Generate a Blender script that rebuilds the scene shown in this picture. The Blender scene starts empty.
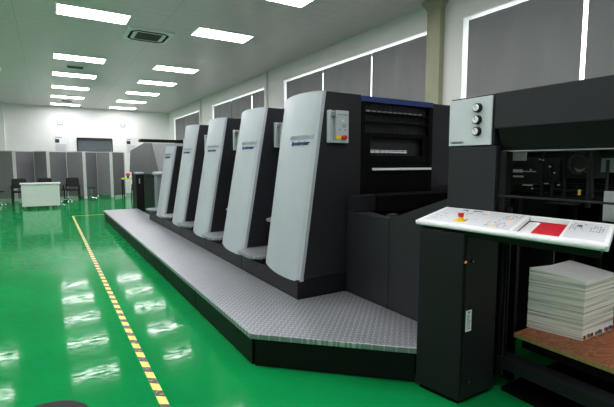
import bpy, bmesh, math, random
from mathutils import Vector, Matrix
random.seed(7)
C = bpy.context.scene.collection
PI = math.pi

# ------------------------------------------------------------------ materials
def lin(c):
    return tuple(((v/255)/12.92 if v/255 <= .04045 else ((v/255+.055)/1.055)**2.4) for v in c)

def mat(name, col, rough=.5, metal=0., spec=.5, vary=.06, scale=6., bump=0., bscale=120., coat=0., stretch=None):
    m = bpy.data.materials.new(name); m.use_nodes = True
    nt = m.node_tree; N = nt.nodes; L = nt.links
    b = N['Principled BSDF']
    b.inputs['Roughness'].default_value = rough
    b.inputs['Metallic'].default_value = metal
    b.inputs['Specular IOR Level'].default_value = spec
    b.inputs['Coat Weight'].default_value = coat
    b.inputs['Coat Roughness'].default_value = .08
    tc = N.new('ShaderNodeTexCoord'); mp = N.new('ShaderNodeMapping')
    if stretch: mp.inputs['Scale'].default_value = stretch
    L.new(tc.outputs['Object'], mp.inputs['Vector'])
    n = N.new('ShaderNodeTexNoise'); n.inputs['Scale'].default_value = scale; n.inputs['Detail'].default_value = 4
    L.new(mp.outputs[0], n.inputs['Vector'])
    r = N.new('ShaderNodeValToRGB'); c = lin(col)
    r.color_ramp.elements[0].position = .3; r.color_ramp.elements[1].position = .7
    r.color_ramp.elements[0].color = (*[max(0, v*(1-vary)) for v in c], 1)
    r.color_ramp.elements[1].color = (*[min(1, v*(1+vary)) for v in c], 1)
    L.new(n.outputs['Fac'], r.inputs[0]); L.new(r.outputs[0], b.inputs['Base Color'])
    if bump:
        n2 = N.new('ShaderNodeTexNoise'); n2.inputs['Scale'].default_value = bscale
        L.new(mp.outputs[0], n2.inputs['Vector'])
        bp = N.new('ShaderNodeBump'); bp.inputs['Strength'].default_value = bump; bp.inputs['Distance'].default_value = .01
        L.new(n2.outputs['Fac'], bp.inputs['Height']); L.new(bp.outputs[0], b.inputs['Normal'])
    return m

def emit(name, col, s):
    m = bpy.data.materials.new(name); m.use_nodes = True
    nt = m.node_tree; nt.nodes.clear()
    o = nt.nodes.new('ShaderNodeOutputMaterial'); e = nt.nodes.new('ShaderNodeEmission')
    e.inputs[0].default_value = (*lin(col), 1); e.inputs[1].default_value = s
    nt.links.new(e.outputs[0], o.inputs[0]); return m

def math_node(nt, op, a, b=None, c=None):
    n = nt.nodes.new('ShaderNodeMath'); n.operation = op
    for i, v in enumerate((a, b, c)):
        if v is None: continue
        if isinstance(v, (int, float)): n.inputs[i].default_value = v
        else: nt.links.new(v, n.inputs[i])
    return n.outputs[0]

M = {}
M['dark'] = mat('charcoal_enamel', (36, 36, 41), .4, spec=.28, bump=.04, bscale=400)
M['dark2'] = mat('dark_enamel', (25, 26, 29), .45, spec=.22)
M['black'] = mat('black_steel', (11, 11, 12), .45, spec=.2)
M['blackmat'] = mat('matt_black', (6, 6, 7), .7, spec=.1)
M['silver'] = mat('silver_lacquer', (174, 181, 188), .42, .1, coat=.08, vary=.02)
M['silver_edge'] = mat('silver_edge', (172, 176, 186), .42, .1, vary=.02)
M['plate'] = mat('brushed_plate', (196, 202, 208), .45, .0, vary=.03)
M['white'] = mat('white_plastic', (232, 234, 236), .35, vary=.02, coat=.2)
M['membrane'] = mat('grey_membrane', (205, 208, 214), .4, vary=.02)
M['casegrey'] = mat('pale_grey_case', (176, 184, 188), .4, vary=.03)
M['slot'] = mat('slot_grey', (120, 128, 132), .45)
M['red'] = mat('red_plastic', (200, 18, 30), .35, vary=.05)
M['redcloth'] = mat('red_sheet', (190, 14, 34), .6, vary=.05)
M['yellow'] = mat('yellow_plastic', (240, 200, 20), .4)
M['blue'] = mat('blue_enamel', (34, 52, 110), .35)
M['bluetext'] = mat('blue_letter', (12, 32, 100), .4)
M['chrometext'] = mat('grey_letter', (150, 155, 162), .3, .2)
M['ink'] = mat('dark_ink', (50, 52, 56), .6)
M['midink'] = mat('grey_ink', (130, 134, 140), .6)
M['chrome'] = mat('chrome', (210, 212, 215), .18, 1.)
M['steel'] = mat('steel', (150, 152, 155), .35, .9)
M['feeder'] = mat('feeder_grey', (92, 92, 96), .4)
M['feeder_light'] = mat('feeder_pale', (150, 150, 156), .4)
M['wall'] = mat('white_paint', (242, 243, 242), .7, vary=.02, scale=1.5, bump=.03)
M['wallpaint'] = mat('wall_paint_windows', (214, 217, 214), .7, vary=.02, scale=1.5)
M['column'] = mat('cream_green_paint', (150, 152, 126), .6, vary=.06, scale=3)
M['frame'] = mat('aluminium_frame', (190, 192, 192), .45, .3)
M['blind'] = mat('grey_blind_fabric', (124, 126, 127), .85, vary=.05, scale=2.5, stretch=(1, 1, .4), bump=.1, bscale=500)
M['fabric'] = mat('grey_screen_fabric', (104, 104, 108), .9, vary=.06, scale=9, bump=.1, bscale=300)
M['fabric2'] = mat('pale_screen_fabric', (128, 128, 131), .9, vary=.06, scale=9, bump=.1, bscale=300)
M['screenpost'] = mat('screen_post', (196, 198, 196), .5)
M['shutter'] = mat('shutter_grey', (96, 106, 112), .5)
M['desk'] = mat('desk_white', (206, 214, 208), .45, vary=.02)
M['chair'] = mat('black_fabric', (22, 22, 24), .8)
M['paper'] = mat('paper_white', (246, 245, 245), .7, vary=.02)
M['lime'] = mat('lime_table_top', (205, 215, 60), .5)
M['orange'] = mat('warning_orange', (230, 130, 30), .5)
M['cyan'] = mat('cyan_ink', (30, 120, 190), .5)
M['magenta'] = mat('magenta_ink', (180, 30, 60), .5)
M['green_ink'] = mat('green_ink', (30, 130, 60), .5)
M['lamp'] = emit('tube_diffuser', (255, 251, 253), 17.)
M['led'] = emit('orange_indicator', (255, 130, 60), 2.5)
M['ledblue'] = emit('blue_indicator', (120, 190, 255), 1.2)
M['fixture'] = mat('fixture_white', (244, 244, 240), .5)

def glassmat():
    m = bpy.data.materials.new('clear_glass'); m.use_nodes = True
    nt = m.node_tree; nt.nodes.clear()
    o = nt.nodes.new('ShaderNodeOutputMaterial'); mx = nt.nodes.new('ShaderNodeMixShader')
    t = nt.nodes.new('ShaderNodeBsdfTransparent'); g = nt.nodes.new('ShaderNodeBsdfGlossy')
    g.inputs['Roughness'].default_value = .03
    f = nt.nodes.new('ShaderNodeFresnel'); f.inputs[0].default_value = 1.08
    nt.links.new(f.outputs[0], mx.inputs[0]); nt.links.new(t.outputs[0], mx.inputs[1]); nt.links.new(g.outputs[0], mx.inputs[2])
    nt.links.new(mx.outputs[0], o.inputs[0]); return m
M['glass'] = glassmat()

def floormat():
    m = mat('green_epoxy', (12, 126, 64), .13, spec=.13, vary=.10, scale=1.1, coat=.0)
    nt = m.node_tree; N = nt.nodes; L = nt.links; b = N['Principled BSDF']
    tc = N.new('ShaderNodeTexCoord')
    n = N.new('ShaderNodeTexNoise'); n.inputs['Scale'].default_value = 2.2; n.inputs['Detail'].default_value = 5
    n2 = N.new('ShaderNodeTexNoise'); n2.inputs['Scale'].default_value = 38; n2.inputs['Detail'].default_value = 3
    L.new(tc.outputs['Object'], n.inputs['Vector']); L.new(tc.outputs['Object'], n2.inputs['Vector'])
    s = math_node(nt, 'MULTIPLY_ADD', n2.outputs['Fac'], .07, n.outputs['Fac'])
    bp = N.new('ShaderNodeBump'); bp.inputs['Strength'].default_value = .3; bp.inputs['Distance'].default_value = .005
    L.new(s, bp.inputs['Height']); L.new(bp.outputs[0], b.inputs['Normal'])
    mp = N.new('ShaderNodeMapping'); mp.inputs['Scale'].default_value = (5, 16, 1); mp.inputs['Rotation'].default_value = (0, 0, .25); L.new(tc.outputs['Object'], mp.inputs[0])
    n3 = N.new('ShaderNodeTexNoise'); n3.inputs['Scale'].default_value = 1.5; n3.inputs['Detail'].default_value = 6; n3.inputs['Roughness'].default_value = .7
    L.new(mp.outputs[0], n3.inputs['Vector'])
    mr = N.new('ShaderNodeMapRange'); mr.inputs['From Min'].default_value = .38; mr.inputs['From Max'].default_value = .56
    mr.inputs['To Min'].default_value = .18; mr.inputs['To Max'].default_value = .05
    L.new(n3.outputs['Fac'], mr.inputs['Value']); L.new(mr.outputs[0], b.inputs['Roughness'])
    m2 = N.new('ShaderNodeMapRange'); m2.inputs['From Min'].default_value = .42; m2.inputs['From Max'].default_value = .6; m2.inputs['To Min'].default_value = .0; m2.inputs['To Max'].default_value = .08
    L.new(n3.outputs['Fac'], m2.inputs['Value']); L.new(m2.outputs[0], b.inputs['Specular IOR Level'])
    return m
M['floor'] = floormat()

def ceilmat():
    m = mat('metal_ceiling', (226, 213, 217), .33, .0, vary=.03, scale=.8)
    nt = m.node_tree; N = nt.nodes; L = nt.links; b = N['Principled BSDF']
    tc = N.new('ShaderNodeTexCoord'); sp = N.new('ShaderNodeSeparateXYZ'); L.new(tc.outputs['Object'], sp.inputs[0])
    # long panel seams across the room each 0.6 m, end joints each 2.5 m
    fy = math_node(nt, 'FRACT', math_node(nt, 'DIVIDE', sp.outputs['Y'], .3))
    fx = math_node(nt, 'FRACT', math_node(nt, 'DIVIDE', math_node(nt, 'ADD', sp.outputs['X'], .38), 2.5))
    sy = math_node(nt, 'LESS_THAN', fy, .03); sx = math_node(nt, 'LESS_THAN', fx, .004)
    se = math_node(nt, 'MAXIMUM', sy, sx)
    mix = N.new('ShaderNodeMix'); mix.data_type = 'RGBA'
    src = b.inputs['Base Color'].links[0].from_socket
    L.new(math_node(nt, 'MULTIPLY', se, .45), mix.inputs['Factor']); L.new(src, mix.inputs['A']); mix.inputs['B'].default_value = (.2, .2, .19, 1)
    L.new(mix.outputs['Result'], b.inputs['Base Color'])
    mp = N.new('ShaderNodeMapping'); mp.inputs['Scale'].default_value = (.35, 3.3, 1); L.new(tc.outputs['Object'], mp.inputs[0])
    n = N.new('ShaderNodeTexNoise'); n.inputs['Scale'].default_value = 1.6; n.inputs['Detail'].default_value = 2
    L.new(mp.outputs[0], n.inputs['Vector'])
    h = math_node(nt, 'MULTIPLY_ADD', se, -.15, n.outputs['Fac'])
    bp = N.new('ShaderNodeBump'); bp.inputs['Strength'].default_value = .35; bp.inputs['Distance'].default_value = .02
    L.new(h, bp.inputs['Height']); L.new(bp.outputs[0], b.inputs['Normal'])
    return m
M['ceiling'] = ceilmat()

def treadmat(name, cell, zmode=False):
    m = mat(name, (140, 144, 150), .38, .55, vary=.05, scale=5)
    nt = m.node_tree; N = nt.nodes; L = nt.links; b = N['Principled BSDF']
    tc = N.new('ShaderNodeTexCoord'); sp = N.new('ShaderNodeSeparateXYZ'); L.new(tc.outputs['Object'], sp.inputs[0])
    u = math_node(nt, 'DIVIDE', math_node(nt, 'ADD', sp.outputs['X'], sp.outputs['Y']), cell*1.414)
    v = math_node(nt, 'DIVIDE', math_node(nt, 'SUBTRACT', sp.outputs['X'], sp.outputs['Y']), cell*1.414)
    par = math_node(nt, 'MODULO', math_node(nt, 'ADD', math_node(nt, 'FLOOR', u), math_node(nt, 'FLOOR', v)), 2.)
    par = math_node(nt, 'ABSOLUTE', par)
    a = math_node(nt, 'SUBTRACT', math_node(nt, 'FRACT', u), .5); c = math_node(nt, 'SUBTRACT', math_node(nt, 'FRACT', v), .5)
    def ell(p, q):
        p2 = math_node(nt, 'POWER', math_node(nt, 'ABSOLUTE', math_node(nt, 'DIVIDE', p, .46)), 2.)
        q2 = math_node(nt, 'POWER', math_node(nt, 'ABSOLUTE', math_node(nt, 'DIVIDE', q, .15)), 2.)
        r = math_node(nt, 'SUBTRACT', 1., math_node(nt, 'ADD', p2, q2)); return math_node(nt, 'MAXIMUM', r, 0.)
    e1, e2 = ell(a, c), ell(c, a)
    h = math_node(nt, 'ADD', math_node(nt, 'MULTIPLY', e1, par), math_node(nt, 'MULTIPLY', e2, math_node(nt, 'SUBTRACT', 1., par)))
    bp = N.new('ShaderNodeBump'); bp.inputs['Strength'].default_value = .9; bp.inputs['Distance'].default_value = .004
    L.new(h, bp.inputs['Height']); L.new(bp.outputs[0], b.inputs['Normal'])
    mix = N.new('ShaderNodeMix'); mix.data_type = 'RGBA'   # lozenges coloured brighter than the plate around them
    src = b.inputs['Base Color'].links[0].from_socket
    L.new(math_node(nt, 'MULTIPLY', math_node(nt, 'GREATER_THAN', h, .2), .6), mix.inputs['Factor'])
    L.new(src, mix.inputs['A']); mix.inputs['B'].default_value = (.62, .64, .66, 1)
    L.new(mix.outputs['Result'], b.inputs['Base Color'])
    return m
M['tread'] = treadmat('diamond_tread_plate', .044)

def tapemat():
    m = mat('hazard_tape', (235, 205, 95), .4, vary=.05)
    nt = m.node_tree; N = nt.nodes; L = nt.links; b = N['Principled BSDF']
    tc = N.new('ShaderNodeTexCoord'); sp = N.new('ShaderNodeSeparateXYZ'); L.new(tc.outputs['Object'], sp.inputs[0])
    t = math_node(nt, 'ADD', sp.outputs['Y'], math_node(nt, 'MULTIPLY', sp.outputs['X'], .8))
    k = math_node(nt, 'LESS_THAN', math_node(nt, 'FRACT', math_node(nt, 'DIVIDE', math_node(nt, 'ADD', t, .04), .2)), .46)
    n = N.new('ShaderNodeTexNoise'); n.inputs['Scale'].default_value = 30; L.new(tc.outputs['Object'], n.inputs['Vector'])
    k = math_node(nt, 'MULTIPLY', k, math_node(nt, 'MINIMUM', math_node(nt, 'MULTIPLY', n.outputs['Fac'], 2.1), 1.))
    mix = N.new('ShaderNodeMix'); mix.data_type = 'RGBA'; src = b.inputs['Base Color'].links[0].from_socket
    L.new(k, mix.inputs['Factor']); L.new(src, mix.inputs['A']); mix.inputs['B'].default_value = (.02, .02, .02, 1)
    L.new(mix.outputs['Result'], b.inputs['Base Color']); return m
M['tape'] = tapemat()

def woodmat():
    m = mat('plywood_face', (160, 92, 58), .55, vary=.1)
    nt = m.node_tree; N = nt.nodes; L = nt.links; b = N['Principled BSDF']
    tc = N.new('ShaderNodeTexCoord'); mp = N.new('ShaderNodeMapping'); mp.inputs['Scale'].default_value = (1.6, 4.2, 1)
    L.new(tc.outputs['Object'], mp.inputs[0])
    n = N.new('ShaderNodeTexNoise'); n.inputs['Scale'].default_value = 1.8; n.inputs['Detail'].default_value = 2; n.inputs['Distortion'].default_value = 1.2
    L.new(mp.outputs[0], n.inputs['Vector'])
    r = math_node(nt, 'FRACT', math_node(nt, 'MULTIPLY', n.outputs['Fac'], 6.))
    rp = N.new('ShaderNodeValToRGB'); rp.color_ramp.elements[0].color = (*lin((132, 72, 46)), 1); rp.color_ramp.elements[1].color = (*lin((184, 116, 76)), 1)
    L.new(r, rp.inputs[0]); L.new(rp.outputs[0], b.inputs['Base Color']); return m
M['wood'] = woodmat()
M['plyedge'] = mat('plywood_edge', (150, 132, 78), .7, vary=.25, scale=60)

def papermat():
    m = mat('paper_edges', (205, 204, 198), .8, vary=.05)
    nt = m.node_tree; N = nt.nodes; L = nt.links; b = N['Principled BSDF']
    tc = N.new('ShaderNodeTexCoord'); mp = N.new('ShaderNodeMapping'); mp.inputs['Scale'].default_value = (1.2, 1.2, 90)
    L.new(tc.outputs['Object'], mp.inputs[0])
    n = N.new('ShaderNodeTexNoise'); n.inputs['Scale'].default_value = 1.; n.inputs['Detail'].default_value = 3
    L.new(mp.outputs[0], n.inputs['Vector'])
    rp = N.new('ShaderNodeValToRGB'); rp.color_ramp.elements[0].position = .32; rp.color_ramp.elements[1].position = .55
    rp.color_ramp.elements[0].color = (*lin((150, 148, 140)), 1); rp.color_ramp.elements[1].color = (*lin((240, 239, 235)), 1)
    L.new(n.outputs['Fac'], rp.inputs[0]); L.new(rp.outputs[0], b.inputs['Base Color']); return m
M['paperedge'] = papermat()

# ------------------------------------------------------------------ builders
class MB:
    def __init__(s): s.bm = bmesh.new(); s.mats = []
    def mi(s, m):
        if m is None: return 0
        if m not in s.mats: s.mats.append(m)
        return s.mats.index(m)
    def box(s, x0, x1, y0, y1, z0, z1, m=None):
        vs = [s.bm.verts.new((x, y, z)) for z in (z0, z1) for y in (y0, y1) for x in (x0, x1)]
        for q in ((0, 2, 3, 1), (4, 5, 7, 6), (0, 1, 5, 4), (1, 3, 7, 5), (3, 2, 6, 7), (2, 0, 4, 6)):
            f = s.bm.faces.new([vs[i] for i in q]); f.material_index = s.mi(m)
        return s
    def prism(s, pts, vec, m=None):          # pts: closed 3-D polygon, extruded by vec
        a = [s.bm.verts.new(p) for p in pts]; b = [s.bm.verts.new(Vector(p)+Vector(vec)) for p in pts]
        k = s.mi(m); n = len(pts)
        fs = [s.bm.faces.new(a), s.bm.faces.new(b[::-1])] + [s.bm.faces.new((a[i], b[i], b[(i+1) % n], a[(i+1) % n])) for i in range(n)]
        for f in fs: f.material_index = k
        return s
    def cyl(s, c, r, h, axis='z', n=20, r2=None, m=None):
        r2 = r if r2 is None else r2; A = []; B = []
        for i in range(n):
            t = 2*PI*i/n
            for lst, rr, d in ((A, r, 0), (B, r2, h)):
                p = (rr*math.cos(t), rr*math.sin(t), d)
                if axis == 'x': p = (p[2], p[0], p[1])
                elif axis == 'y': p = (p[1], p[2], p[0])
                lst.append(s.bm.verts.new(Vector(c)+Vector(p)))
        k = s.mi(m)
        fs = [s.bm.faces.new(A), s.bm.faces.new(B[::-1])] + [s.bm.faces.new((A[i], A[(i+1) % n], B[(i+1) % n], B[i])) for i in range(n)]
        for f in fs: f.material_index = k
        return s
    def tube(s, pts, r, n=8, m=None):
        P = [Vector(p) for p in pts]; rings = []
        for i, p in enumerate(P):
            t = (P[min(i+1, len(P)-1)]-P[max(i-1, 0)]).normalized()
            u = t.cross(Vector((0, 0, 1)) if abs(t.z) < .9 else Vector((1, 0, 0))).normalized(); v = t.cross(u)
            rings.append([s.bm.verts.new(p+r*(math.cos(2*PI*k/n)*u+math.sin(2*PI*k/n)*v)) for k in range(n)])
        k0 = s.mi(m)
        for a, b in zip(rings, rings[1:]):
            for k in range(n): s.bm.faces.new((a[k], a[(k+1) % n], b[(k+1) % n], b[k])).material_index = k0
        s.bm.faces.new(rings[0]).material_index = k0; s.bm.faces.new(rings[-1][::-1]).material_index = k0
        return s
    def build(s, name, m, parent=None, bevel=0., smooth=False, loc=None):
        me = bpy.data.meshes.new(name)
        bmesh.ops.recalc_face_normals(s.bm, faces=s.bm.faces)
        s.bm.to_mesh(me); s.bm.free()
        if s.mats:
            for q in s.mats: me.materials.append(M[q])
        else: me.materials.append(M[m] if isinstance(m, str) else m)
        o = bpy.data.objects.new(name, me); C.objects.link(o)
        if parent is not None:
            o.parent = parent
        if loc is not None: o.location = loc
        if bevel:
            b = o.modifiers.new('bevel', 'BEVEL'); b.width = bevel; b.segments = 2; b.limit_method = 'ANGLE'
        if smooth:
            for p in me.polygons: p.use_smooth = True
        return o

def recentre(o, at):
    at = Vector(at); o.data.transform(Matrix.Translation(-at)); o.location = at; return o

def thing(name, label, cat, loc=(0, 0, 0), rz=0., group=None):
    o = bpy.data.objects.new(name, None); C.objects.link(o); o.location = loc; o.rotation_euler = (0, 0, rz)
    return tag(o, label, cat, group)
def tag(o, label, cat, group=None):
    o['label'] = label; o['category'] = cat
    if group: o['group'] = group
    return o
def struct(o, label=None):
    o['kind'] = 'structure'
    if label: o['label'] = label
    return o
def box(name, d, m, parent=None, bevel=0.):
    return MB().box(*d).build(name, m, parent, bevel)
def copy_tree(o, parent=None):
    c = o.copy(); C.objects.link(c); c.parent = parent
    for ch in list(o.children): copy_tree(ch, c)
    return c

def text_mesh(body, size, bold=0., extrude=.001, shear=0., align='CENTER', width=None):
    cu = bpy.data.curves.new('lettering', 'FONT'); cu.body = body; cu.size = size; cu.extrude = extrude
    cu.offset = bold; cu.shear = shear; cu.align_x = align; cu.resolution_u = 3
    o = bpy.data.objects.new('lettering', cu); C.objects.link(o)
    bpy.context.view_layer.update()
    me = bpy.data.meshes.new_from_object(o.evaluated_get(bpy.context.evaluated_depsgraph_get()))
    bpy.data.objects.remove(o)
    if width:
        xs = [v.co.x for v in me.vertices]; k = width/(max(xs)-min(xs))
        for v in me.vertices: v.co.x *= k
    return me
def add_text(name, me, mtl, parent, fn):
    for v in me.vertices: v.co = Vector(fn(*v.co))
    me.materials.clear(); me.materials.append(M[mtl])
    o = bpy.data.objects.new(name, me); C.objects.link(o)
    if parent is not None: o.parent = parent
    return o

# ------------------------------------------------------------------ room
HC = 4.35; XR = 5.84; XL = -4.4; YB = 24.3; YF = -3.5
struct(box('floor', (XL-.2, XR+.5, YF-.2, YB+.2, -.1, 0), 'floor'))
struct(box('ceiling', (XL-.2, XR+.5, YF-.2, YB+.2, HC, HC+.1), 'ceiling'))
struct(box('wall_left', (XL-.2, XL, YF, YB, 0, HC), 'wall'))
struct(box('wall_front', (XL-.2, XR+.4, YF-.2, YF, 0, HC), 'wall'))
w = MB()
sx0, sx1, sz = 1.37, 2.92, 2.80
w.box(XL, sx0, YB, YB+.2, 0, HC).box(sx1, XR+.4, YB, YB+.2, 0, HC).box(sx0, sx1, YB, YB+.2, sz, HC)
struct(w.build('wall_back', 'wall'))
# roller shutter in the back wall
d = MB(); d.box(sx0, sx1, YB+.08, YB+.12, 0, sz)
for k in range(28): d.box(sx0+.05, sx1-.05, YB+.06, YB+.08, .03+k*.1, .10+k*.1)
d = struct(d.build('door_1', 'shutter'), 'grey slatted roller shutter in the back wall')
box('door_frame', (sx0-.04, sx1+.04, YB-.03, YB-.002, sz, sz+.07), 'dark2', d)
box('door_post', (sx0-.05, sx0, YB-.03, YB-.002, 0, sz), 'dark2', d); box('door_post', (sx1, sx1+.05, YB-.03, YB-.002, 0, sz), 'dark2', d)
# boxed pier in the far left corner
struct(box('trim_1', (-2.2, -1.6, YB-.35, YB, 0, HC), 'wall'), 'white boxed pier at the left end of the back wall')

WT = 3.93; WB = 1.0
bays = [(-1.7, 4.72), (5.42, 10.82), (11.95, 16.95), (18.45, 23.05)]
w = MB(); y = YF
for a, b in bays:
    w.box(XR, XR+.32, y, a, 0, HC); w.box(XR, XR+.32, a, b, 0, WB); w.box(XR, XR+.32, a, b, WT, HC); y = b
w.box(XR, XR+.32, y, YB, 0, HC)
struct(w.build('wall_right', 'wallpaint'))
for i, (a, b) in enumerate(bays):
    f = MB(); X = XR+.24
    f.box(X, X+.05, a, b, WB, WB+.05).box(X, X+.05, a, b, WT-.03, WT).box(X, X+.05, a, a+.04, WB+.05, WT-.03).box(X, X+.05, b-.04, b, WB+.05, WT-.03)
    f = struct(f.build('window_%d' % (i+1), 'frame'), 'aluminium window band behind blinds')
    box('pane', (X+.02, X+.026, a+.04, b-.04, WB+.05, WT-.03), 'glass', f)
# concrete columns standing against the window wall, with a flared head
for i, (yc, wd) in enumerate(((5.24, .15), (11.88, .07), (18.38, .07))):
    c = MB(); x0 = XR-.11 if i == 0 else XR-.07
    c.box(x0, XR, yc-wd, yc+wd, 0, HC-.16)
    c.prism([(x0, yc-wd, HC-.16), (x0, yc+wd, HC-.16), (x0-.05, yc+wd+.1, HC), (x0-.05, yc-wd-.1, HC)] if i == 0 else
            [(x0, yc-wd, HC-.16), (x0, yc+wd, HC-.16), (x0, yc+wd, HC), (x0, yc-wd, HC)], (XR-x0 if i else .16, 0, 0))
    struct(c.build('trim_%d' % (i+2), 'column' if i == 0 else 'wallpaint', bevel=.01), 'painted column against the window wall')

# roller blinds
blinds = [(-1.60, .98, 'roller blind of the nearest window, right of the frame'),
          (1.02, 2.87, 'dark grey roller blind at the top right corner, right of the bright slit'),
          (2.93, 4.66, 'widest grey roller blind, directly above the knob panel housing'),
          (5.46, 7.04, 'grey roller blind just left of the cream green column'),
          (7.075, 8.885, 'grey roller blind above the blue edged machine opening, second left of the cream column'),
          (8.915, 10.76, 'grey roller blind above the nearest silver tower, third left of the cream column'),
          (11.98, 13.12, 'grey roller blind behind the second silver tower'),
          (13.19, 14.95, 'grey roller blind above the third silver tower'),
          (15.02, 16.90, 'grey roller blind above the gap between third and fourth tower'),
          (18.50, 19.25, 'narrow grey roller blind in the farthest window, nearest its pier'),
          (19.32, 21.38, 'grey roller blind in the middle of the farthest window'),
          (21.45, 23.00, 'grey roller blind at the far end by the back wall corner')]
for a, b, lab in blinds:
    t = thing('roller_blind', lab, 'blind', (XR+.07, (a+b)/2, WT), 0, 'grey roller blinds along the window wall')
    h = (b-a)/2
    s = MB(); n = 14
    for k in range(n):     # gently waving cloth
        ya, yb_ = -h+2*h*k/n, -h+2*h*(k+1)/n
        xa, xb = .006*math.sin(k*1.7), .006*math.sin((k+1)*1.7)
        s.prism([(xa, ya, -WT+1.08), (xb, yb_, -WT+1.08), (xb+.003, yb_, -WT+1.08), (xa+.003, ya, -WT+1.08)], (0, 0, WT-1.08-.045))
    s.build('blind_cloth', 'blind', t)
    MB().cyl((.03, -h, -.085), .022, 2*h, 'y', 12).build('roller_tube', 'frame', t)
    box('bottom_bar', (-.008, .012, -h, h, -WT+1.05, -WT+1.08), 'frame', t)

# ------------------------------------------------------------------ ceiling lights
ordn = ['nearest', 'second', 'third', 'fourth', 'fifth', 'sixth', 'seventh', 'farthest']
rows = [3.8, 6.39, 9.0, 12.9, 15.4, 18.0, 20.6, 23.2]
first = None
def make_light():
    t = thing('ceiling_light', '', 'ceiling light')
    f = MB()
    f.box(-.62, .62, -.31, -.285, -.02, 0).box(-.62, .62, .285, .31, -.02, 0).box(-.62, -.59, -.285, .285, -.02, 0).box(.59, .62, -.285, .285, -.02, 0)
    f.build('frame', 'fixture', t)
    box('diffuser', (-.59, .59, -.285, .285, -.014, -.002), 'lamp', t)
    return t
first = make_light(); used = False
def place_light(x, y, lab):
    global used
    o = first if not used else copy_tree(first); used = True
    o.location = (x, y, HC); o['label'] = lab; o['group'] = 'rectangular ceiling light panels'
cntL = {9.0: 'large rectangular light panel at the top left, beside the air conditioner',
        12.9: 'second light panel of the left row, counting from the camera',
        15.4: 'third light panel of the left row, counting from the camera',
        18.0: 'fourth light panel of the left row, counting from the camera',
        20.6: 'fifth light panel of the left row, second from the back wall',
        23.2: 'farthest light panel of the left row, next to the back wall'}
cntR = {6.39: 'light panel cut by the top edge of the frame, above the nearest tower',
        9.0: 'bright light panel right of the air conditioner',
        12.9: 'third light panel of the right row, counting from the camera',
        15.4: 'fourth light panel of the right row, counting from the camera',
        18.0: 'fifth light panel of the right row, counting from the camera',
        20.6: 'sixth light panel of the right row, second from the back wall',
        23.2: 'farthest light panel of the right row, next to the back wall'}
for y in rows:
    if y in cntR: place_light(3.37, y, cntR[y])
    if y in cntL: place_light(.875, y, cntL[y])
for y in (9.0, 12.9, 15.4):
    place_light(-1.63, y, 'light panel of the row at the left edge, only its end showing' if y == 15.4 else 'light panel of the row left of the frame')
for y, X3 in ((3.8, (-1.63, .875, 3.37)), (.6, (-1.63, .875, 3.37)), (-2.0, (3.37,))):
    for x in X3: place_light(x, y, 'light panel over the camera, above the top edge of the photo')
for x in (-1.63, .875): place_light(x, 6.39, 'light panel just above the top edge, one row nearer than the air conditioner')

# air conditioner cassette
t = thing('air_conditioner', 'square ceiling air conditioner cassette with a dark centre grille', 'air conditioner', (2.0, 9.86, HC))
MB().box(-.46, .46, -.46, .46, -.03, 0).build('panel', 'fixture', t, .008)
s = MB()
for sx in (-1, 1):
    s.box(sx*.36-.022, sx*.36+.022, -.26, .26, -.04, -.03); s.box(-.26, .26, sx*.36-.022, sx*.36+.022, -.04, -.03)
    for sy in (-1, 1):
        s.prism([(sx*.382, sy*.26, -.04), (sx*.338, sy*.26, -.04), (sx*.26, sy*.338, -.04), (sx*.26, sy*.382, -.04)], (0, 0, .01))
s.build('air_slot', 'blackmat', t)
g = MB(); g.box(-.25, .25, -.25, .25, -.036, -.03)
for k in range(12): g.box(-.24, .24, -.24+k*.041, -.218+k*.041, -.046, -.036)
g.build('grille', mat('grille_olive', (78, 84, 66), .6), t)
for x, y, lab in ((.83, 14.15, 'small dark ceiling vent between second and third left lights'), (.88, 21.9, 'small dark ceiling vent between the two farthest left lights')):
    t = thing('ceiling_vent', lab, 'vent', (x, y, HC), 0, 'small ceiling vents')
    box('frame', (-.22, .22, -.16, .16, -.012, 0), 'casegrey', t)
    s = MB()
    for k in range(6): s.box(-.19, .19, -.13+k*.045, -.105+k*.045, -.02, -.012)
    s.build('slat', 'ink', t)

# ------------------------------------------------------------------ back wall items
for x, lab in ((.65, 'twin head emergency light above the left notice'), (3.5, 'twin head emergency light above the right notice')):
    t = thing('emergency_light', lab, 'emergency light', (x, YB, 3.55), 0, 'emergency lights on the back wall')
    box('case', (-.13, .13, -.06, 0, -.09, .0), 'membrane', t, .01)
    for sx in (-1, 1):
        MB().cyl((sx*.09, -.08, .05), .045, .05, 'y', 16).cyl((sx*.09, -.05, -.01), .012, .03, 'z', 8).build('lamp_head', 'casegrey', t, .004)
for x0, x1, z0, z1, lab in ((.35, .98, 2.2, 2.93, 'white paper notice left of the shutter door'), (3.62, 4.2, 1.7, 2.93, 'tall white notice right of the shutter door')):
    xc = (x0+x1)/2
    t = thing('wall_notice', lab, 'notice', (xc, YB, z0), 0, 'notices on the back wall'); h = z1-z0; q = (x1-x0)/2
    box('picture', (-q+.04, -q+.22, -.016, -.012, h-.34, h-.16), 'ink', t)
    s = MB().box(-q, q, -.012, 0, 0, h, 'white')
    for k in range(8): s.box(-q+.05, q-.08-random.random()*.15, -.015, -.012, h-.42-k*.05, h-.405-k*.05, 'midink')
    s.box(-q+.05, q-.3, -.015, -.012, h-.09, h-.06, 'midink')
    s.build('sheet', 'white', t)

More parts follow.
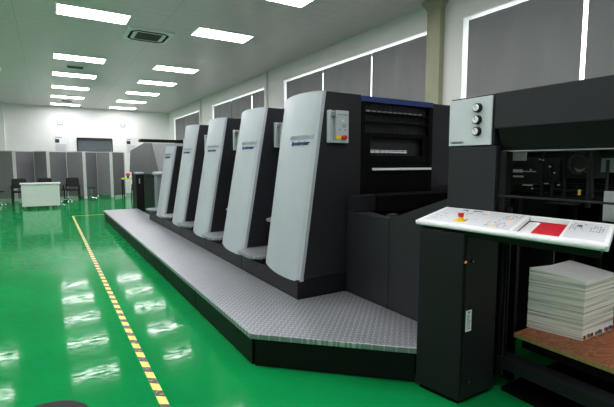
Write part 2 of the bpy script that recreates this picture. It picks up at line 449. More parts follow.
# folding screen
xs = [-1.85, -1.167, -.481, .043, .761, 1.42, 1.982, 2.519, 3.153]
ys = [21.9, 21.5, 22.2, 21.5, 22.15, 21.45, 22.1, 21.4, 21.95]
t = thing('folding_screen', 'long folding screen of grey fabric panels standing before the back wall', 'screen', (0, 21.8, 0))
for i in range(8):
    a = Vector((xs[i], ys[i]-21.8, 0)); b = Vector((xs[i+1], ys[i+1]-21.8, 0)); dd = (b-a).normalized(); nn = Vector((-dd.y, dd.x, 0))*.02
    a2, b2 = a+dd*.04, b-dd*.04
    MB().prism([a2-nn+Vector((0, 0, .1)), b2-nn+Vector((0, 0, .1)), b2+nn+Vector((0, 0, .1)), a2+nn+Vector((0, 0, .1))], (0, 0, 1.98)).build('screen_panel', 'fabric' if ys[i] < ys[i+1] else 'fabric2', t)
    MB().prism([a2-nn*1.3+Vector((0, 0, 2.08)), b2-nn*1.3+Vector((0, 0, 2.08)), b2+nn*1.3+Vector((0, 0, 2.08)), a2+nn*1.3+Vector((0, 0, 2.08))], (0, 0, .035)).build('top_rail', 'screenpost', t)
for i in range(9):
    near = i % 2 == 1; r = .06 if near else .028
    p = MB(); x, y = xs[i], ys[i]-21.8
    p.box(x-r, x+r, y-.03, y+.03, .04, 2.11)
    p.box(x-r-.01, x+r+.01, y-.12, y+.12, .02, .05); p.cyl((x, y-.1, 0), .02, .03, 'z', 8); p.cyl((x, y+.1, 0), .02, .03, 'z', 8)
    p.build('screen_post', 'screenpost', t)

# white desk
t = thing('service_desk', 'white panelled desk on castors in front of the folding screen', 'desk', (-.235, 17.8, 0))
box('front_panel', (-.57, .57, -.26, -.23, .09, .86), 'desk', t)
box('side_panel', (-.57, -.54, -.23, .3, .09, .86), 'desk', t); box('side_panel', (.54, .57, -.23, .3, .09, .86), 'desk', t)
box('desk_top', (-.61, .61, -.3, .32, .86, .9), 'white', t, .006)
for sx in (-1, 1):
    for sy in (-.2, .24):
        MB().cyl((sx*.5-.012, sy, .035), .035, .024, 'x', 12).box(sx*.5-.02, sx*.5+.02, sy-.02, sy+.02, .06, .09).build('castor', 'steel', t)

# chairs
def make_chair():
    t = thing('armchair', '', 'chair')
    MB().box(-.25, .25, -.25, .25, .42, .49).build('seat', 'chair', t, .025)
    b = MB(); pts = [(-.26, .24, .58), (.26, .24, .58), (.25, .29, .93), (.2, .3, .97), (-.2, .3, .97), (-.25, .29, .93)]
    b.prism(pts, (0, .05, 0)); b.build('backrest', 'chair', t, .02)
    for sx in (-1, 1):
        MB().tube([(sx*.27, -.24, 0), (sx*.26, -.22, .44)], .02).build('leg', 'black', t)
        MB().tube([(sx*.27, .3, 0), (sx*.26, .24, .44), (sx*.24, .3, .62)], .02).build('leg', 'black', t)
        MB().tube([(sx*.27, -.2, .44), (sx*.3, -.2, .64), (sx*.3, .1, .66), (sx*.26, .28, .66)], .03).build('armrest', 'black', t, .0)
    return t
ch = make_chair(); prev = False
for x, y, r, lab in ((-.97, 20.5, .15, 'black armchair left of the white desk, by the screen'), (-.12, 20.75, 0., 'black chair hidden behind the white desk, only its back top showing'),
                     (.86, 20.75, -.15, 'black armchair right of the white desk'), (3.35, 19.7, -PI/2, 'black chair beside the lime topped table')):
    o = copy_tree(ch) if prev else ch; prev = True
    o.location = (x, y, 0); o.rotation_euler = (0, 0, r); o['label'] = lab; o['group'] = 'black armchairs along the folding screen'

def make_stool():
    t = thing('round_stool', '', 'stool')
    MB().cyl((0, 0, .5), .17, .05, 'z', 28).build('seat', 'chair', t, .015)
    MB().cyl((0, 0, .1), .022, .4, 'z', 12).build('pole', 'chrome', t)
    for k in range(5):
        a = 2*PI*k/5
        c = MB().tube([(0, 0, .12), (.2*math.cos(a), .2*math.sin(a), .06)], .014).cyl((.2*math.cos(a)-.01, .2*math.sin(a), .025), .025, .02, 'x', 10).build('foot', 'chrome', t)
    return t
st = make_stool(); prev = False
for x, y, lab in ((1.6, 20.6, 'small round stool standing alone in front of the screen'), (.6, 20.0, 'small chrome stool beside the right armchair'),
                  (-1.6, 19.6, 'small chrome stool at the left edge of the photo'), (-.06, 1.95, 'round black stool seat cut by the bottom edge, lower left corner')):
    o = copy_tree(st) if prev else st; prev = True
    o.location = (x, y, 0); o['label'] = lab; o['group'] = 'round stools on chrome feet'
# lime table
t = thing('side_table', 'small table with a lime yellow top beyond the feeder', 'table', (3.15, 20.7, 0))
box('table_top', (-.3, .3, -.3, .3, .86, .92), 'lime', t)
for sx in (-1, 1):
    for sy in (-1, 1): box('leg', (sx*.26-.02, sx*.26+.02, sy*.26-.02, sy*.26+.02, 0, .86), 'black', t)
t = thing('red_lamp', 'small red beacon standing on the lime table', 'beacon', (3.1, 20.6, .92))
MB().cyl((0, 0, 0), .05, .12, 'z', 12, m='ink').cyl((0, 0, .12), .11, .1, 'z', 14, .07, m='red').build('beacon_body', 'red', t)

# hazard tape
s = MB(); s.box(.56, .615, 1.6, 14.6, 0, .0015); tag(s.build('floor_tape', 'tape'), 'yellow and black striped hazard tape along the green aisle', 'tape', 'floor tapes')
s = MB(); s.box(.62, 1.9, 14.5, 14.55, 0, .0015); tag(s.build('floor_tape', mat('plain_tape', (215, 165, 60), .5)), 'thin orange floor tape running across beyond the walkway end', 'tape', 'floor tapes')

# ------------------------------------------------------------------ walkway platform
t = thing('walkway_platform', 'raised diamond plate walkway with black skirt beside the press', 'platform', (1.66, 8, 0))
ofs = Vector((-1.66, -8, 0))
def P(x, y, z): return tuple(Vector((x, y, z))+ofs)
poly = [(1.29, 13.15), (1.29, 2.965), (2.215, 2.085), (2.60, 2.085), (2.60, 3.48), (2.025, 3.48), (2.025, 10.55), (2.2, 10.9), (2.2, 13.15)]
MB().prism([P(x, y, .225) for x, y in poly], (0, 0, .045)).build('tread_plate', 'tread', t, .006)
inner = [(1.315, 13.12), (1.315, 2.98), (2.2, 2.135), (2.2, 13.12)]
yy = 13.12
while yy > 3.0:                                    # long side skirt boards
    y2 = max(yy-1.44, 2.98)
    if y2 < 3.5: y2 = 2.98
    MB().box(1.315-1.66, 1.335-1.66, y2+.006-8, yy-.006-8, .004, .225).build('skirt_board', 'black', t, .002)
    yy = y2
    if yy <= 2.99: break
a, b = Vector((1.325, 2.955, .004))+ofs, Vector((2.215, 2.11, .004))+ofs
dd = (b-a).normalized(); nn = Vector((dd.y, -dd.x, 0))*-.02
MB().prism([a, b, b+nn, a+nn], (0, 0, .221)).build('skirt_board', 'black', t)
MB().box(1.315-1.66, 2.2-1.66, 13.1-8, 13.12-8, .004, .225).build('skirt_board', 'black', t)
MB().prism([P(x, y, 0) for x, y in [(1.36, 13.08), (1.36, 3.0), (2.2, 2.2), (2.55, 2.2), (2.55, 3.4), (1.98, 3.4), (1.98, 13.08)]], (0, 0, .223)).build('platform_core', 'blackmat', t)

# ------------------------------------------------------------------ printing units
PITCH = 1.412; PW = .83
prof = [(0, 0.), (.012, -.006), (.045, -.03), (.055, -.036), (.14, -.068), (.22, -.08), (.32, -.088), (.42, -.09), (.52, -.083), (.62, -.068), (.72, -.048), (.82, -.024), (.9, -.002), (.97, .022), (1, .04)]
def fx(s):
    for (a, xa), (b, xb) in zip(prof, prof[1:]):
        if s <= b: return xa+(xb-xa)*(s-a)/(b-a)
    return prof[-1][1]
def make_unit(i, ztop, label):
    y0 = 3.49+PITCH*i; t = thing('printing_unit', label, 'printing unit', (2.6, y0, 0), 0, 'printing units of the press')
    zt = ztop; k = (.265 if i == 0 else .33)/1.86; o = (-2.6, 0, 0)
    def S(s, z, off=0.):                                   # front panel surface, unit coordinates
        amp = .72+.28*(z-.44)/1.86
        return (2.055+k*(z-.44)+fx(s)*amp-off-2.6, s*PW, z)
    # dark plinth
    MB().box(2.03-2.6, 1.5, .006, PITCH-.006, 0, .455).build('plinth', 'dark2', t, .004)
    # tower housing with raked front
    h = MB()
    xr = 1.5; nz = 2
    body_front = lambda z: 2.085+k*(z-.44)-2.6
    yb = PW-.03
    if i == 0:
        # the side facing the camera has a machinery opening from x=2.79 to 3.85
        h.prism([(body_front(.455), .0, .455), (.19, 0, .455), (.19, 0, zt), (body_front(zt), 0, zt)], (0, yb, 0))
        h.box(.19, 1.25, .075, yb, .455, zt); h.box(1.25, 1.6, 0, yb, .455, zt-.015)
        h.box(.19, 1.25, 0, .075, .455, 1.27)
    else:
        h.prism([(body_front(.455), .0, .455), (xr, 0, .455), (xr, 0, zt), (body_front(zt), 0, zt)], (0, yb, 0))
    h.build('tower_housing', 'dark', t, .006)
    MB().box(.16, xr-.05, yb, PITCH-.004, .455, 1.75).build('cylinder_cover', 'black', t, .01)
    # silver front panel
    bm = bmesh.new(); NZ = 14; fr = []; bk = []
    ss = [p[0] for p in prof]
    for a in range(NZ+1):
        z = .44+(zt-.44)*a/NZ
        fr.append([bm.verts.new(S(s, z+.028*s*(1-a/NZ))) for s in ss])
        bk.append([bm.verts.new((Vector(S(s, z+.028*s*(1-a/NZ)))+Vector((.036+(.02 if 0 < s < 1 else 0), 0, 0)))) for s in ss])
    n = len(ss)
    for a in range(NZ):
        for b in range(n-1):
            f = bm.faces.new((fr[a][b], fr[a][b+1], fr[a+1][b+1], fr[a+1][b])); f.smooth = True
            f.material_index = 1 if ss[b] < .04 else 0
            bm.faces.new((bk[a][b], bk[a+1][b], bk[a+1][b+1], bk[a][b+1]))
        bm.faces.new((fr[a][0], fr[a+1][0], bk[a+1][0], bk[a][0])).material_index = 1
        bm.faces.new((fr[a][-1], bk[a][-1], bk[a+1][-1], fr[a+1][-1]))
    for b in range(n-1):
        bm.faces.new((fr[0][b], bk[0][b], bk[0][b+1], fr[0][b+1])); bm.faces.new((fr[-1][b], fr[-1][b+1], bk[-1][b+1], bk[-1][b]))
    bmesh.ops.recalc_face_normals(bm, faces=bm.faces)
    for e in bm.edges:
        if len(e.link_faces) == 2 and e.link_faces[0].material_index != e.link_faces[1].material_index: e.smooth = False
    me = bpy.data.meshes.new('front_panel'); bm.to_mesh(me); bm.free()
    me.materials.append(M['silver']); me.materials.append(M['silver_edge'])
    fp = bpy.data.objects.new('front_panel', me); C.objects.link(fp); fp.parent = t
    # lettering: text x runs towards the camera (decreasing s)
    zl = zt-.465 if i < 4 else zt-.2
    fn = lambda x, y, z: S(.26-x/PW, zl+y, .004+z*1.5)
    add_text('lettering', text_mesh('HEIDELBERG', .056, .001, .0012, .25, width=.37), 'chrometext', fp, fn)
    fn2 = lambda x, y, z: S(.25-x/PW, zl-.055+y, .004+z*1.5)
    o2 = add_text('lettering', text_mesh('Speedmaster', .052, .003, .0012, .2, width=.28), 'bluetext', fp, fn2); o2['label'] = 'blue lettering'
    # control box on the side facing the camera
    bx = (2.362 if i == 0 else 2.50)-2.6; zb = 1.80
    c = MB()
    wv = .228
    c.box(bx, bx+wv, -.012, 0, zb, zb+.315, 'casegrey')
    c.box(bx, bx+.02, -.055, -.012, zb, zb+.315, 'casegrey'); c.box(bx+.075, bx+wv, -.055, -.012, zb, zb+.315, 'casegrey')
    c.box(bx+.02, bx+.075, -.055, -.012, zb, zb+.012, 'casegrey')
    for (px, pz) in ((.09, .27), (.12, .27), (.155, .27), (.185, .27), (.15, .17), (.175, .17), (.15, .15), (.175, .15), (.11, .12), (.175, .12)):
        c.box(bx+px, bx+px+.022, -.058, -.054, zb+pz, zb+pz+.012, 'midink')
    cb = c.build('control_box', 'casegrey', t, .004)
    box('handle_hook', (bx+.025, bx+.07, -.05, -.012, zb+.255, zb+.3), 'slot', cb, .004)
    box('indicator', (bx+.15, bx+.17, -.058, -.055, zb+.213, zb+.222), 'ledblue', cb)
    box('yellow_plate', (bx+.075, bx+.135, -.06, -.055, zb+.035, zb+.07), 'yellow', cb)
    MB().cyl((bx+.16, -.055, zb+.052), .022, -.045, 'y', 16).build('emergency_button', 'red', cb, .004)
    # foot steps in the gap beyond the tower
    ya, yb2 = PW+.02, PITCH-.02
    for zz, xf, xbk in ((.50, 1.93, 2.5), (.87, 2.32, 2.62)):
        st = MB().prism([(xf-2.6, ya+.09, zz), (xf-2.6, yb2-.1, zz), (xf+.11-2.6, yb2, zz), (xbk-2.6+.12, yb2, zz), (xbk-2.6+.12, ya, zz), (xf+.09-2.6, ya, zz)], (0, 0, .035))
        st.build('foot_step', 'tread', t, .005)
    box('step_riser', (2.06-2.6, .17, ya, yb2, .455, .5), 'black', t)
    box('step_riser', (2.45-2.6, .17, ya, yb2, .535, .87), 'black', t)
    return t
units = [make_unit(0, 2.3, 'nearest and tallest looking silver fronted printing unit, with full side visible'),
         make_unit(1, 2.3, 'second silver fronted printing unit from the camera'),
         make_unit(2, 2.3, 'third silver fronted printing unit, middle of the five towers'),
         make_unit(3, 2.3, 'fourth silver fronted printing unit, last of the tall towers'),
         make_unit(4, 1.96, 'farthest and lowest silver fronted printing unit, next to the feeder')]
# machinery guard in the first unit's opening (child of that unit; unit origin is x 2.6, y 3.49)
u0 = units[0]
box('top_beam', (.188, 1.252, -.004, .075, 2.235, 2.293), 'blue', u0, .004)['label'] = 'dark blue top beam'
g = MB()
g.box(.19, .245, .0, .06, 1.27, 2.235).box(1.19, 1.25, .0, .06, 1.27, 2.235)
for z0, z1 in ((2.115, 2.135), (2.02, 2.04), (1.87, 1.92), (1.60, 1.68), (1.27, 1.5)): g.box(.245, 1.19, .008, .05, z0, z1)
g.box(.245, 1.19, .012, .05, 1.5, 1.60)
g.box(.245, .33, .008, .05, 1.68, 1.87).box(1.1, 1.19, .008, .05, 1.68, 1.87)
gg = g.build('guard_frame', 'blackmat', u0, .003)
s = MB()
for z0 in (2.145, 2.05, 1.93):
    for k in range(14): s.box(.26+k*.066, .263+k*.066, .03, .034, z0, z0+.075)
    for k in range(3): s.box(.25, 1.18, .03, .034, z0+.01+k*.025, z0+.012+k*.025)
s.build('wire_grille', 'dark2', gg)
s = MB()
for k in range(11): s.box(.26+k*.075, .26+k*.075+.055, -.002, .008, 2.137, 2.149)
s.build('roller_edge_glint', 'slot', gg)
s = MB()
for k in range(9): s.box(.30+k*.068, .30+k*.068+.055, .055, .07, 1.71, 1.728); s.box(.30+k*.068, .30+k*.068+.055, .055, .07, 1.735, 1.741)
s.build('roller_edge_glint', 'white', gg)  # white strips stand in for the glints in the lower opening
box('handle_bar', (.33, 1.215, -.035, -.015, 1.522, 1.547), 'white', gg, .004)
for x in (.37, 1.17): box('handle_bracket', (x, x+.03, -.016, .012, 1.525, 1.54), 'black', gg)

# ------------------------------------------------------------------ delivery
D = thing('delivery_unit', 'dark delivery end of the press with knob panel and glass guard', 'delivery unit', (2.61, 2.2, 0))
def Q(x, y, z): return (x-2.61, y-2.2, z)
def dbox(name, d, m, parent=D, bevel=.003):
    x0, x1, y0, y1, z0, z1 = d
    return MB().box(x0-2.61, x1-2.61, y0-2.2, y1-2.2, z0, z1).build(name, m, parent, bevel)
# low sheet guard side between tower and housing
MB().prism([Q(2.61, 3.484, 0), Q(2.61, 3.484, 1.1), Q(2.61, 2.846, 1.1), Q(2.61, 2.846, 0)], (.05, 0, 0)).build('side_cover', 'dark', D, .003)
MB().prism([Q(2.61, 2.84, 0), Q(2.61, 2.84, 1.1), Q(2.61, 2.2, 1.326), Q(2.61, 2.2, 0)], (.05, 0, 0)).build('side_cover', 'dark', D, .003)
MB().prism([Q(2.66, 3.38, 1.06), Q(2.85, 3.38, 1.06), Q(2.67, 2.85, 1.06), Q(2.66, 2.85, 1.06)], (0, 0, .038)).build('ledge', 'dark', D)
dbox('corner_block', (2.61, 2.91, 3.38, 3.484, 1.1, 1.265), 'dark')
dbox('cross_beam', (2.91, 4.15, 3.3, 3.484, 1.1, 1.262), 'blackmat')
dbox('pit_floor', (2.66, 4.15, 2.21, 3.484, .0, .98), 'blackmat')
dbox('sheet_rail', (2.95, 3.05, 3.2, 3.26, .98, 1.08), 'steel')
dbox('far_side_cover', (4.15, 4.2, 2.2, 3.484, 0, 1.33), 'dark')
# housing
dbox('side_panel', (2.61, 2.66, 1.80, 2.2, 0, 1.715), 'dark')
dbox('end_panel', (2.66, 4.15, 2.16, 2.2, .98, 1.83), 'dark2')
HY = .95
hd = MB().box(0, 1.59, HY-2.2, -.378, 1.832, 2.072)
hd.box(.01, 1.59, -.372, 0, 1.715, 2.072)
hd.build('hood', 'dark', D, .006)
vs = MB().prism([Q(2.615, 1.80, 1.832), Q(2.67, 1.80, 1.682), Q(2.72, 1.80, 1.682), Q(2.72, 1.80, 1.832)], (0, HY-1.80, 0)); vs.build('visor', 'black', D, .003)
dbox('visor_lip', (2.662, 2.672, HY, 1.80, 1.676, 1.683), 'steel', bevel=0)
kp = dbox('knob_panel', (2.60, 2.612, 1.838, 2.194, 1.726, 2.058), 'plate'); kp['label'] = 'silver plate with three knobs'
for z in (1.984, 1.901, 1.821):
    kb = MB().cyl(Q(2.60, 1.945, z), .034, -.03, 'x', 28, .030).build('knob', 'black', kp, .003)
    MB().cyl(Q(2.57, 1.945, z), .024, -.008, 'x', 24, .021).build('knob_cap', 'white', kb)
    MB().box(-.0495, -.048, -.257, -.253, z, z+.018).build('pointer', 'ink', kb)
tm = text_mesh('HEIDELBERG', .022, .0005, .0005, 0, 'LEFT', width=.11)
add_text('lettering', tm, 'ink', kp, lambda x, y, z: (-.0115-z, -.03-x, 1.742+y))
# glass guard
MB().box(.02, .026, HY-2.2, 1.79-2.2, 1.385, 1.68).build('guard_glass', 'glass', D)
dbox('guard_edge', (2.624, 2.64, HY, 1.79, 1.372, 1.385), 'dark2')
dbox('guard_post', (2.64, 2.70, 1.74, 1.80, .1, 1.68), 'black')
# perforated chain strip
s = MB().box(.05, .062, 1.70-2.2, 1.735-2.2, .1, 1.3)
ps = s.build('strip', 'black', D)
s = MB()
for k in range(60): s.box(.047, .05, 1.714-2.2, 1.721-2.2, .12+k*.019, .127+k*.019)
o = s.build('strip_holes', 'steel', ps)
# far side, floor side and inside faces
for d in ((4.1, 4.15, HY, 1.35, 0, 1.83), (4.1, 4.15, 1.35, 2.16, 0, 1.38), (4.1, 4.15, 1.35, 2.16, 1.72, 1.83)):
    pass
dbox('far_panel', (4.1, 4.15, HY, 2.16, 0, 1.83), 'blackmat')
dbox('floor_shade_sheet', (2.66, 4.1, HY, 1.72, 0, .03), 'blackmat')  # black sheet imitates the deep shade on the floor under the delivery
dbox('base_rail', (2.64, 2.76, HY, 1.76, .17, .255), 'dark2')
dbox('side_frame', (2.84, 2.88, 1.76, 1.82, .0, 1.35), 'black')
for k in range(5):
    dbox('guide_bar', (3.9, 3.93, 1.9-k*.22, 1.93-k*.22, .3, 1.4), 'dark2', bevel=0)
# sheet transfer mechanics seen through the glass
for k in range(4):
    MB().cyl(Q(3.2+k*.22, HY+.06, 1.36+.05*(k % 2)), .02, 1.3, 'y', 10).build('gripper_bar', 'black', D)
MB().cyl(Q(3.1, HY+.06, 1.66), .03, 1.3, 'y', 14).build('drive_shaft', 'black', D)
for y, z0, z1, x, wd in ((1.70, 1.34, 1.68, 2.98, .012), (1.66, 1.34, 1.60, 3.02, .02), (1.56, 1.33, 1.68, 3.0, .014), (1.36, 1.32, 1.68, 2.9, .022), (1.30, 1.34, 1.62, 3.0, .012)):
    dbox('gripper_arm', (x, x+.03, y-wd, y, z0, z1), 'black')
dbox('machine_block', (3.02, 3.2, 1.37, 1.56, 1.50, 1.68), 'black', bevel=.01)
ring = [(2.95-2.61, 1.437-2.2+.062*math.cos(a), 1.594+.062*math.sin(a)) for a in [2*PI*k/20 for k in range(21)]]
MB().tube(ring, .009).build('air_hose', 'dark', D)
MB().cyl(Q(3.0, 1.44, 1.58), .045, .02, 'x', 24).build('blower_fan', 'slot', D)
MB().cyl(Q(2.975, 1.44, 1.60), .042, .03, 'x', 24).build('blower_hub', 'black', D)
MB().tube([Q(2.93, 1.44, 1.67), Q(2.92, 1.38, 1.675), Q(2.92, 1.345, 1.62), Q(2.92, 1.34, 1.5), Q(2.92, 1.33, 1.38)], .011).build('air_hose', 'dark2', D)
MB().tube([Q(2.95, 1.62, 1.46), Q(2.95, 1.58, 1.43), Q(2.95, 1.52, 1.415), Q(2.95, 1.46, 1.42), Q(2.95, 1.43, 1.45)], .005).build('air_hose', 'dark', D)
# bright sheet guides, each at its own depth
for y0, y1, z0, z1 in ((1.80, 1.896, 1.617, 1.678), (1.826, 1.89, 1.531, 1.554), (1.726, 1.812, 1.536, 1.543), (1.817, 1.888, 1.495, 1.508), (1.745, 1.81, 1.437, 1.445), (1.628, 1.655, 1.456, 1.46)):
    dbox('sheet_guide', (2.95, 2.97, y0, y1, z0, z1), 'white', bevel=0)
random.seed(5)
for k in range(9):      # white dots painted in as glints on the black mechanism
    y = random.uniform(1.36, 1.78); z = random.uniform(1.39, 1.64)
    MB().cyl(Q(2.96, y, z), .005, -.012, 'x', 8).build('glint_dot', 'white', D)
dbox('warning_tab', (2.94, 2.95, 1.411, 1.424, 1.392, 1.428), 'yellow', bevel=0)
dbox('sheet_tray', (2.93, 3.05, 1.452, 1.626, 1.322, 1.333), 'dark')
dbox('inner_cover', (3.1, 3.13, HY, 1.40, 1.54, 1.72), 'feeder_light')
dbox('inner_cover', (2.8, 2.83, HY, 1.213, 1.257, 1.435), 'feeder_light')

# pile board and paper stack
b = thing('pile_board', 'brown plywood board inside the delivery carrying the paper stack', 'board', (3.2, 1.1, .37))
MB().box(-.43, .6, -.30, .61, .0, .008, 'plyedge').box(-.43, .6, -.30, .61, .008, .0295, 'plyedge').build('board_core', 'plyedge', b)
MB().box(-.43, .6, -.30, .61, .0295, .03).build('board_face', 'wood', b)
dbox('lift_table', (2.82, 3.8, .85, 1.68, .29, .368), 'blackmat')
t = thing('paper_stack', 'tall stack of white printed sheets on the plywood board', 'paper stack', (3.2, 1.55, .4))
bm = bmesh.new()
cor = [(-.17, -.165), (.245, -.172), (.255, .15), (-.25, .175)]      # nearest corner first, counter-clockwise
NL = 22; NS = 6; rings = []
random.seed(3)
for a in range(NL*2):
    lay = a//2; z = .40*(lay+(a % 2)*.965)/NL + .0
    jx, jy = random.uniform(-.0012, .0012), random.uniform(-.0012, .0012)
    if a % 2: jx, jy = lj
    lj = (jx, jy); rg = []
    for c in range(4):
        p, q = cor[c], cor[(c+1) % 4]
        for k in range(NS):
            f = k/NS; x = p[0]+(q[0]-p[0])*f; y = p[1]+(q[1]-p[1])*f
            rise = max(0, z/.40)*(.035*max(0, (y+.17)/.34)+.012*abs(x)/.25)
            rg.append(bm.verts.new((x+jx, y+jy, z+rise)))
    rings.append(rg)
n = 4*NS
for a, bb in zip(rings, rings[1:]):
    for k in range(n): bm.faces.new((a[k], a[(k+1) % n], bb[(k+1) % n], bb[k]))
bm.faces.new(rings[0])
# domed top built as a fan of rings
cx = sum(v.co.x for v in rings[-1])/n; cy = sum(v.co.y for v in rings[-1])/n; prevr = rings[-1]
for s_ in (.75, .5, .25):
    rg = [bm.verts.new((cx+(v.co.x-cx)*s_, cy+(v.co.y-cy)*s_, v.co.z*s_+(1-s_)*.408)) for v in rings[-1]]
    for k in range(n): bm.faces.new((prevr[k], prevr[(k+1) % n], rg[(k+1) % n], rg[k])).material_index = 1
    prevr = rg
ctr = bm.verts.new((cx, cy, .408))
for k in range(n): bm.faces.new((prevr[k], prevr[(k+1) % n], ctr)).material_index = 1
bmesh.ops.recalc_face_normals(bm, faces=bm.faces)
me = bpy.data.meshes.new('sheets'); bm.to_mesh(me); bm.free(); me.materials.append(M['paperedge']); me.materials.append(M['paper'])
o = bpy.data.objects.new('sheets', me); C.objects.link(o); o.parent = t
s = MB(); cols = ['ink', 'yellow', 'red', 'cyan', 'ink', 'paper', 'magenta', 'green_ink', 'ink', 'cyan', 'paper', 'red', 'ink', 'cyan', 'ink', 'magenta']
for k, cc in enumerate(cols):
    x = -.155+k*.025; yy = -.1653-.0067*(x+.17)/.415-.005
    s.box(x, x+.018, yy, yy+.004, .006+(k % 3)*.002, .030+(k % 3)*.003, cc)
s.build('colour_bar', 'ink', t)

# ------------------------------------------------------------------ control console
K = thing('control_console', 'white topped control console on a dark pedestal in the foreground', 'control console', (2.4, 1.9, 0))
def W(x, y, z): return (x-2.4, y-1.9, z)
pg = [(2.185, 2.075), (2.238, 1.745), (2.59, 1.74), (2.59, 2.075)]
MB().prism([W(x, y, .03) for x, y in pg], (0, 0, 1.12)).build('pedestal', 'dark2', K, .006)
MB().prism([W(x+.02 if x < 2.5 else x-.01, y+(.02 if y < 2 else -.02), 0) for x, y in pg], (0, 0, .03)).build('pedestal_foot', 'blackmat', K)
MB().box(2.257-2.4, 2.583-2.4, 1.733-1.9, 1.741-1.9, .05, 1.12).build('pedestal_door', 'dark2', K, .003)
for z in (.97, .155):
    MB().cyl(W(2.31, 1.733, z), .014, -.01, 'y', 16, m='black').cyl(W(2.31, 1.723, z), .006, -.002, 'y', 10, m='steel').build('door_lock', 'black', K)
lb = MB().box(2.268-2.4, 2.322-2.4, 1.730-1.9, 1.733-1.9, .505, .645).build('label_sticker', 'white', K)
s = MB()
for k in range(8): s.box(2.275-2.4, 2.314-2.4-random.random()*.015, 1.7292-1.9, 1.730-1.9, .52+k*.013, .525+k*.013)
s.box(2.285-2.4, 2.305-2.4, 1.7292-1.9, 1.730-1.9, .625, .638)
s.build('sticker_text', 'midink', lb)
MB().prism([W(2.244, 1.7425, .962), W(2.262, 1.7395, .962), W(2.253, 1.741, .978)], (0, -.012, 0)).build('warning_triangle', 'orange', K)
# sloped top: a = 0 (far end) .. 1 (near end), b = 0 (front) .. 1 (back)
FLc, FRc, BLc, BRc = Vector((2.195, 2.125, 1.2)), Vector((2.262, .945, 1.205)), Vector((2.592, 2.19, 1.268)), Vector((2.60, 1.06, 1.272))
def T(a, b, d=0.):
    p = (FLc*(1-a)+FRc*a)*(1-b)+(BLc*(1-a)+BRc*a)*b
    nrm = Vector((-.17, 0, .985)); p = p+nrm*d; return Vector((p.x-2.4, p.y-1.9, p.z))
def slab(mb, a0, a1, b0, b1, d0, d1, m=None, sub=1):
    c = [T(a0, b0, d0), T(a1, b0, d0), T(a1, b1, d0), T(a0, b1, d0)]; e = [T(a0, b0, d1), T(a1, b0, d1), T(a1, b1, d1), T(a0, b1, d1)]
    vs = [mb.bm.verts.new(v) for v in c+e]
    for q in ((0, 1, 2, 3), (4, 5, 6, 7), (0, 1, 5, 4), (1, 2, 6, 5), (2, 3, 7, 6), (3, 0, 4, 7)):
        mb.bm.faces.new([vs[i] for i in q]).material_index = mb.mi(m)
    return mb
top = MB(); A1, A2 = .585, .80
slab(top, 0, A1, 0, 1, -.03, 0); slab(top, A1, 1, 0, .13, -.03, 0); slab(top, A1, 1, .93, 1, -.03, 0); slab(top, A2, 1, .13, .93, -.03, 0)
slab(top, A1, A2, .13, .93, -.042, -.032)
top.build('console_top', 'white', K, .008)
fr = MB(); fr.tube([T(.01, .02, -.014), T(.5, .02, -.014), T(.99, .02, -.014)], .017, 12); fr.build('front_rim', 'white', K, smooth=True)
un = MB(); slab(un, .03, A1-.02, .07, 1, -.078, -.031); slab(un, A1-.02, A2+.005, .07, 1, -.078, -.043); slab(un, A2+.005, .97, .07, 1, -.078, -.031); un.build('under_tray', 'black', K)
p = MB(); slab(p, .665, A2-.002, .135, .80, -.031, -.012); rp = p.build('red_pad', 'redcloth', K)
# printed symbols and keys
random.seed(11)
s = MB(); s2 = MB()
slab(s, .03, A1-.02, .12, .94, .0, .0015, 'membrane'); slab(s2, A2+.015, .98, .16, .9, .0, .0015, 'membrane')
for (a0, a1, b0, b1, na, nb) in ((.06, .14, .25, .7, 5, 3), (.2, .27, .6, .9, 4, 3), (.30, .38, .4, .85, 5, 4), (.47, .56, .62, .9, 6, 4), (.42, .54, .2, .45, 7, 3), (.82, .89, .5, .85, 6, 5), (.91, .97, .5, .8, 5, 4), (.46, .5, .5, .6, 2, 1)):
    for i in range(na):
        for j in range(nb):
            if random.random() < .3: continue
            aa = a0+(a1-a0)*i/na; bb = b0+(b1-b0)*j/nb
            slab(s2 if a0 > .8 else s, aa, aa+(a1-a0)/na*.6*random.uniform(.4, 1), bb, bb+.035, .0015, .0022, random.choice(['midink', 'midink', 'ink']))
slab(s, .235, .30, .86, .90, .0015, .0025, 'ink'); slab(s, .16, .2, .86, .9, .0015, .0025, 'ink'); slab(s2, .85, .87, .68, .74, .0015, .003, 'ink')
s.build('button_membrane', 'membrane', K); s2.build('button_membrane', 'membrane', K)
for a, b, m_ in ((.345, .80, 'led'), (.515, .55, 'led'), (.46, .18, 'led'), (.36, .93, 'ledblue')):
    p = MB(); slab(p, a, a+.012, b, b+.03, .0015, .004); p.build('indicator', m_, K)
p = MB(); slab(p, .225, .295, .20, .36, .0015, .005); pl = p.build('yellow_plate', 'yellow', K)
cpos = T(.258, .30, .005)
MB().cyl(cpos, .014, .018, 'z', 20, m='yellow').cyl(cpos+Vector((0, 0, .018)), .017, .026, 'z', 24, .0205, m='red').build('emergency_button', 'red', K, .002)

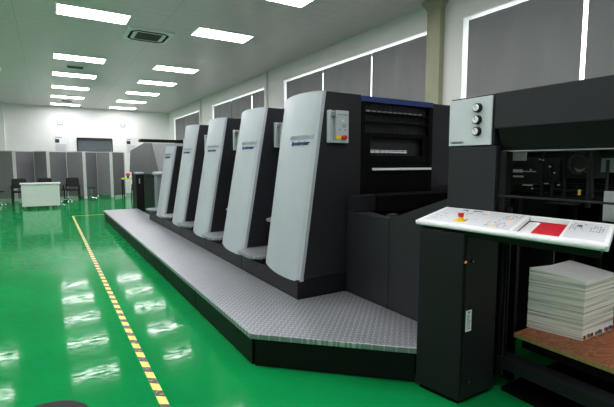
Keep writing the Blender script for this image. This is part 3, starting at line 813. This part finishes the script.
# ------------------------------------------------------------------ feeder
F = thing('feeder_unit', 'dark grey feeder at the far end of the press', 'feeder', (2.6, 10.6, 0))
def fb(name, d, m, bevel=.004, parent=F):
    x0, x1, y0, y1, z0, z1 = d
    return MB().box(x0-2.6, x1-2.6, y0-10.6, y1-10.6, z0, z1).build(name, m, parent, bevel)
fb('lower_body', (2.66, 4.1, 10.6, 16.8, 0, 1.27), 'dark2')
def ztop(y): return 2.13+(y-11.8)*.11/2.4 if y < 14.2 else 2.24-(y-14.2)*.07
for ya, yb3 in ((13.12, 14.2), (14.2, 15.1), (15.1, 16.0), (16.0, 16.9)):
    MB().prism([(.0, ya-10.6+.01, 1.27), (.0, yb3-10.6-.01, 1.27), (.05, yb3-10.6-.01, ztop(yb3)), (.05, ya-10.6+.01, ztop(ya))], (.3, 0, 0)).build('upper_cover', 'feeder', F, .004)
MB().prism([(.0, 1.36, 1.27), (.0, 2.5, 1.27), (.05, 2.5, ztop(13.1))], (.3, 0, 0)).build('upper_cover', 'feeder', F, .004)
MB().prism([(.0, .02, 1.27), (.0, 1.33, 1.27), (.05, 2.47, ztop(13.0)), (.05, .02, 2.08)], (.3, 0, 0)).build('end_cover', 'feeder_light', F, .004)
fb('top_cover', (2.9, 4.1, 10.6, 16.8, 1.27, 2.05), 'feeder')
fb('feeder_head', (2.5, 4.1, 13.9, 14.3, 2.255, 2.34), 'black'); fb('head_post', (3.6, 3.9, 13.95, 14.25, 2.05, 2.26), 'black')
for k in range(6): MB().cyl((.045, 1.6+k*.85, 1.19), .025, .02, 'x', 12).build('cover_bolt', 'black', F)
pp = fb('guard_post', (2.2, 2.42, 13.2, 13.5, 0, 1.27), 'dark2'); fb('post_cap', (2.19, 2.43, 13.18, 13.52, 1.27, 1.33), 'silver', .02, pp)
fb('post_slot', (2.28, 2.31, 13.19, 13.2, 1.0, 1.15), 'silver', 0, pp)
pp = fb('guard_post', (2.28, 2.5, 10.75, 11.1, .0, 1.3), 'slot'); fb('post_cap', (2.24, 2.55, 10.7, 11.15, 1.3, 1.38), 'silver', .03, pp)

# ------------------------------------------------------------------ world, camera
w = bpy.data.worlds.new('daylight'); bpy.context.scene.world = w; w.use_nodes = True
bg = w.node_tree.nodes['Background']; bg.inputs[0].default_value = (.92, .96, 1, 1); bg.inputs[1].default_value = 4.

f = 423.; th = math.atan(260/math.hypot(f, 40.5)); pt = math.atan(40.5/f)
cam = bpy.data.cameras.new('camera'); cam.sensor_width = 36; cam.lens = 36*f/614; cam.clip_start = .05
co = bpy.data.objects.new('camera', cam); C.objects.link(co); bpy.context.scene.camera = co
co.location = (0, 0, 1.6); co.rotation_euler = (PI/2-pt, 0, -th)
vsx = bpy.context.scene.view_settings
vsx.view_transform = 'Standard'; vsx.look = 'None'; vsx.gamma = 1; vsx.use_curve_mapping = False; vsx.exposure = .45
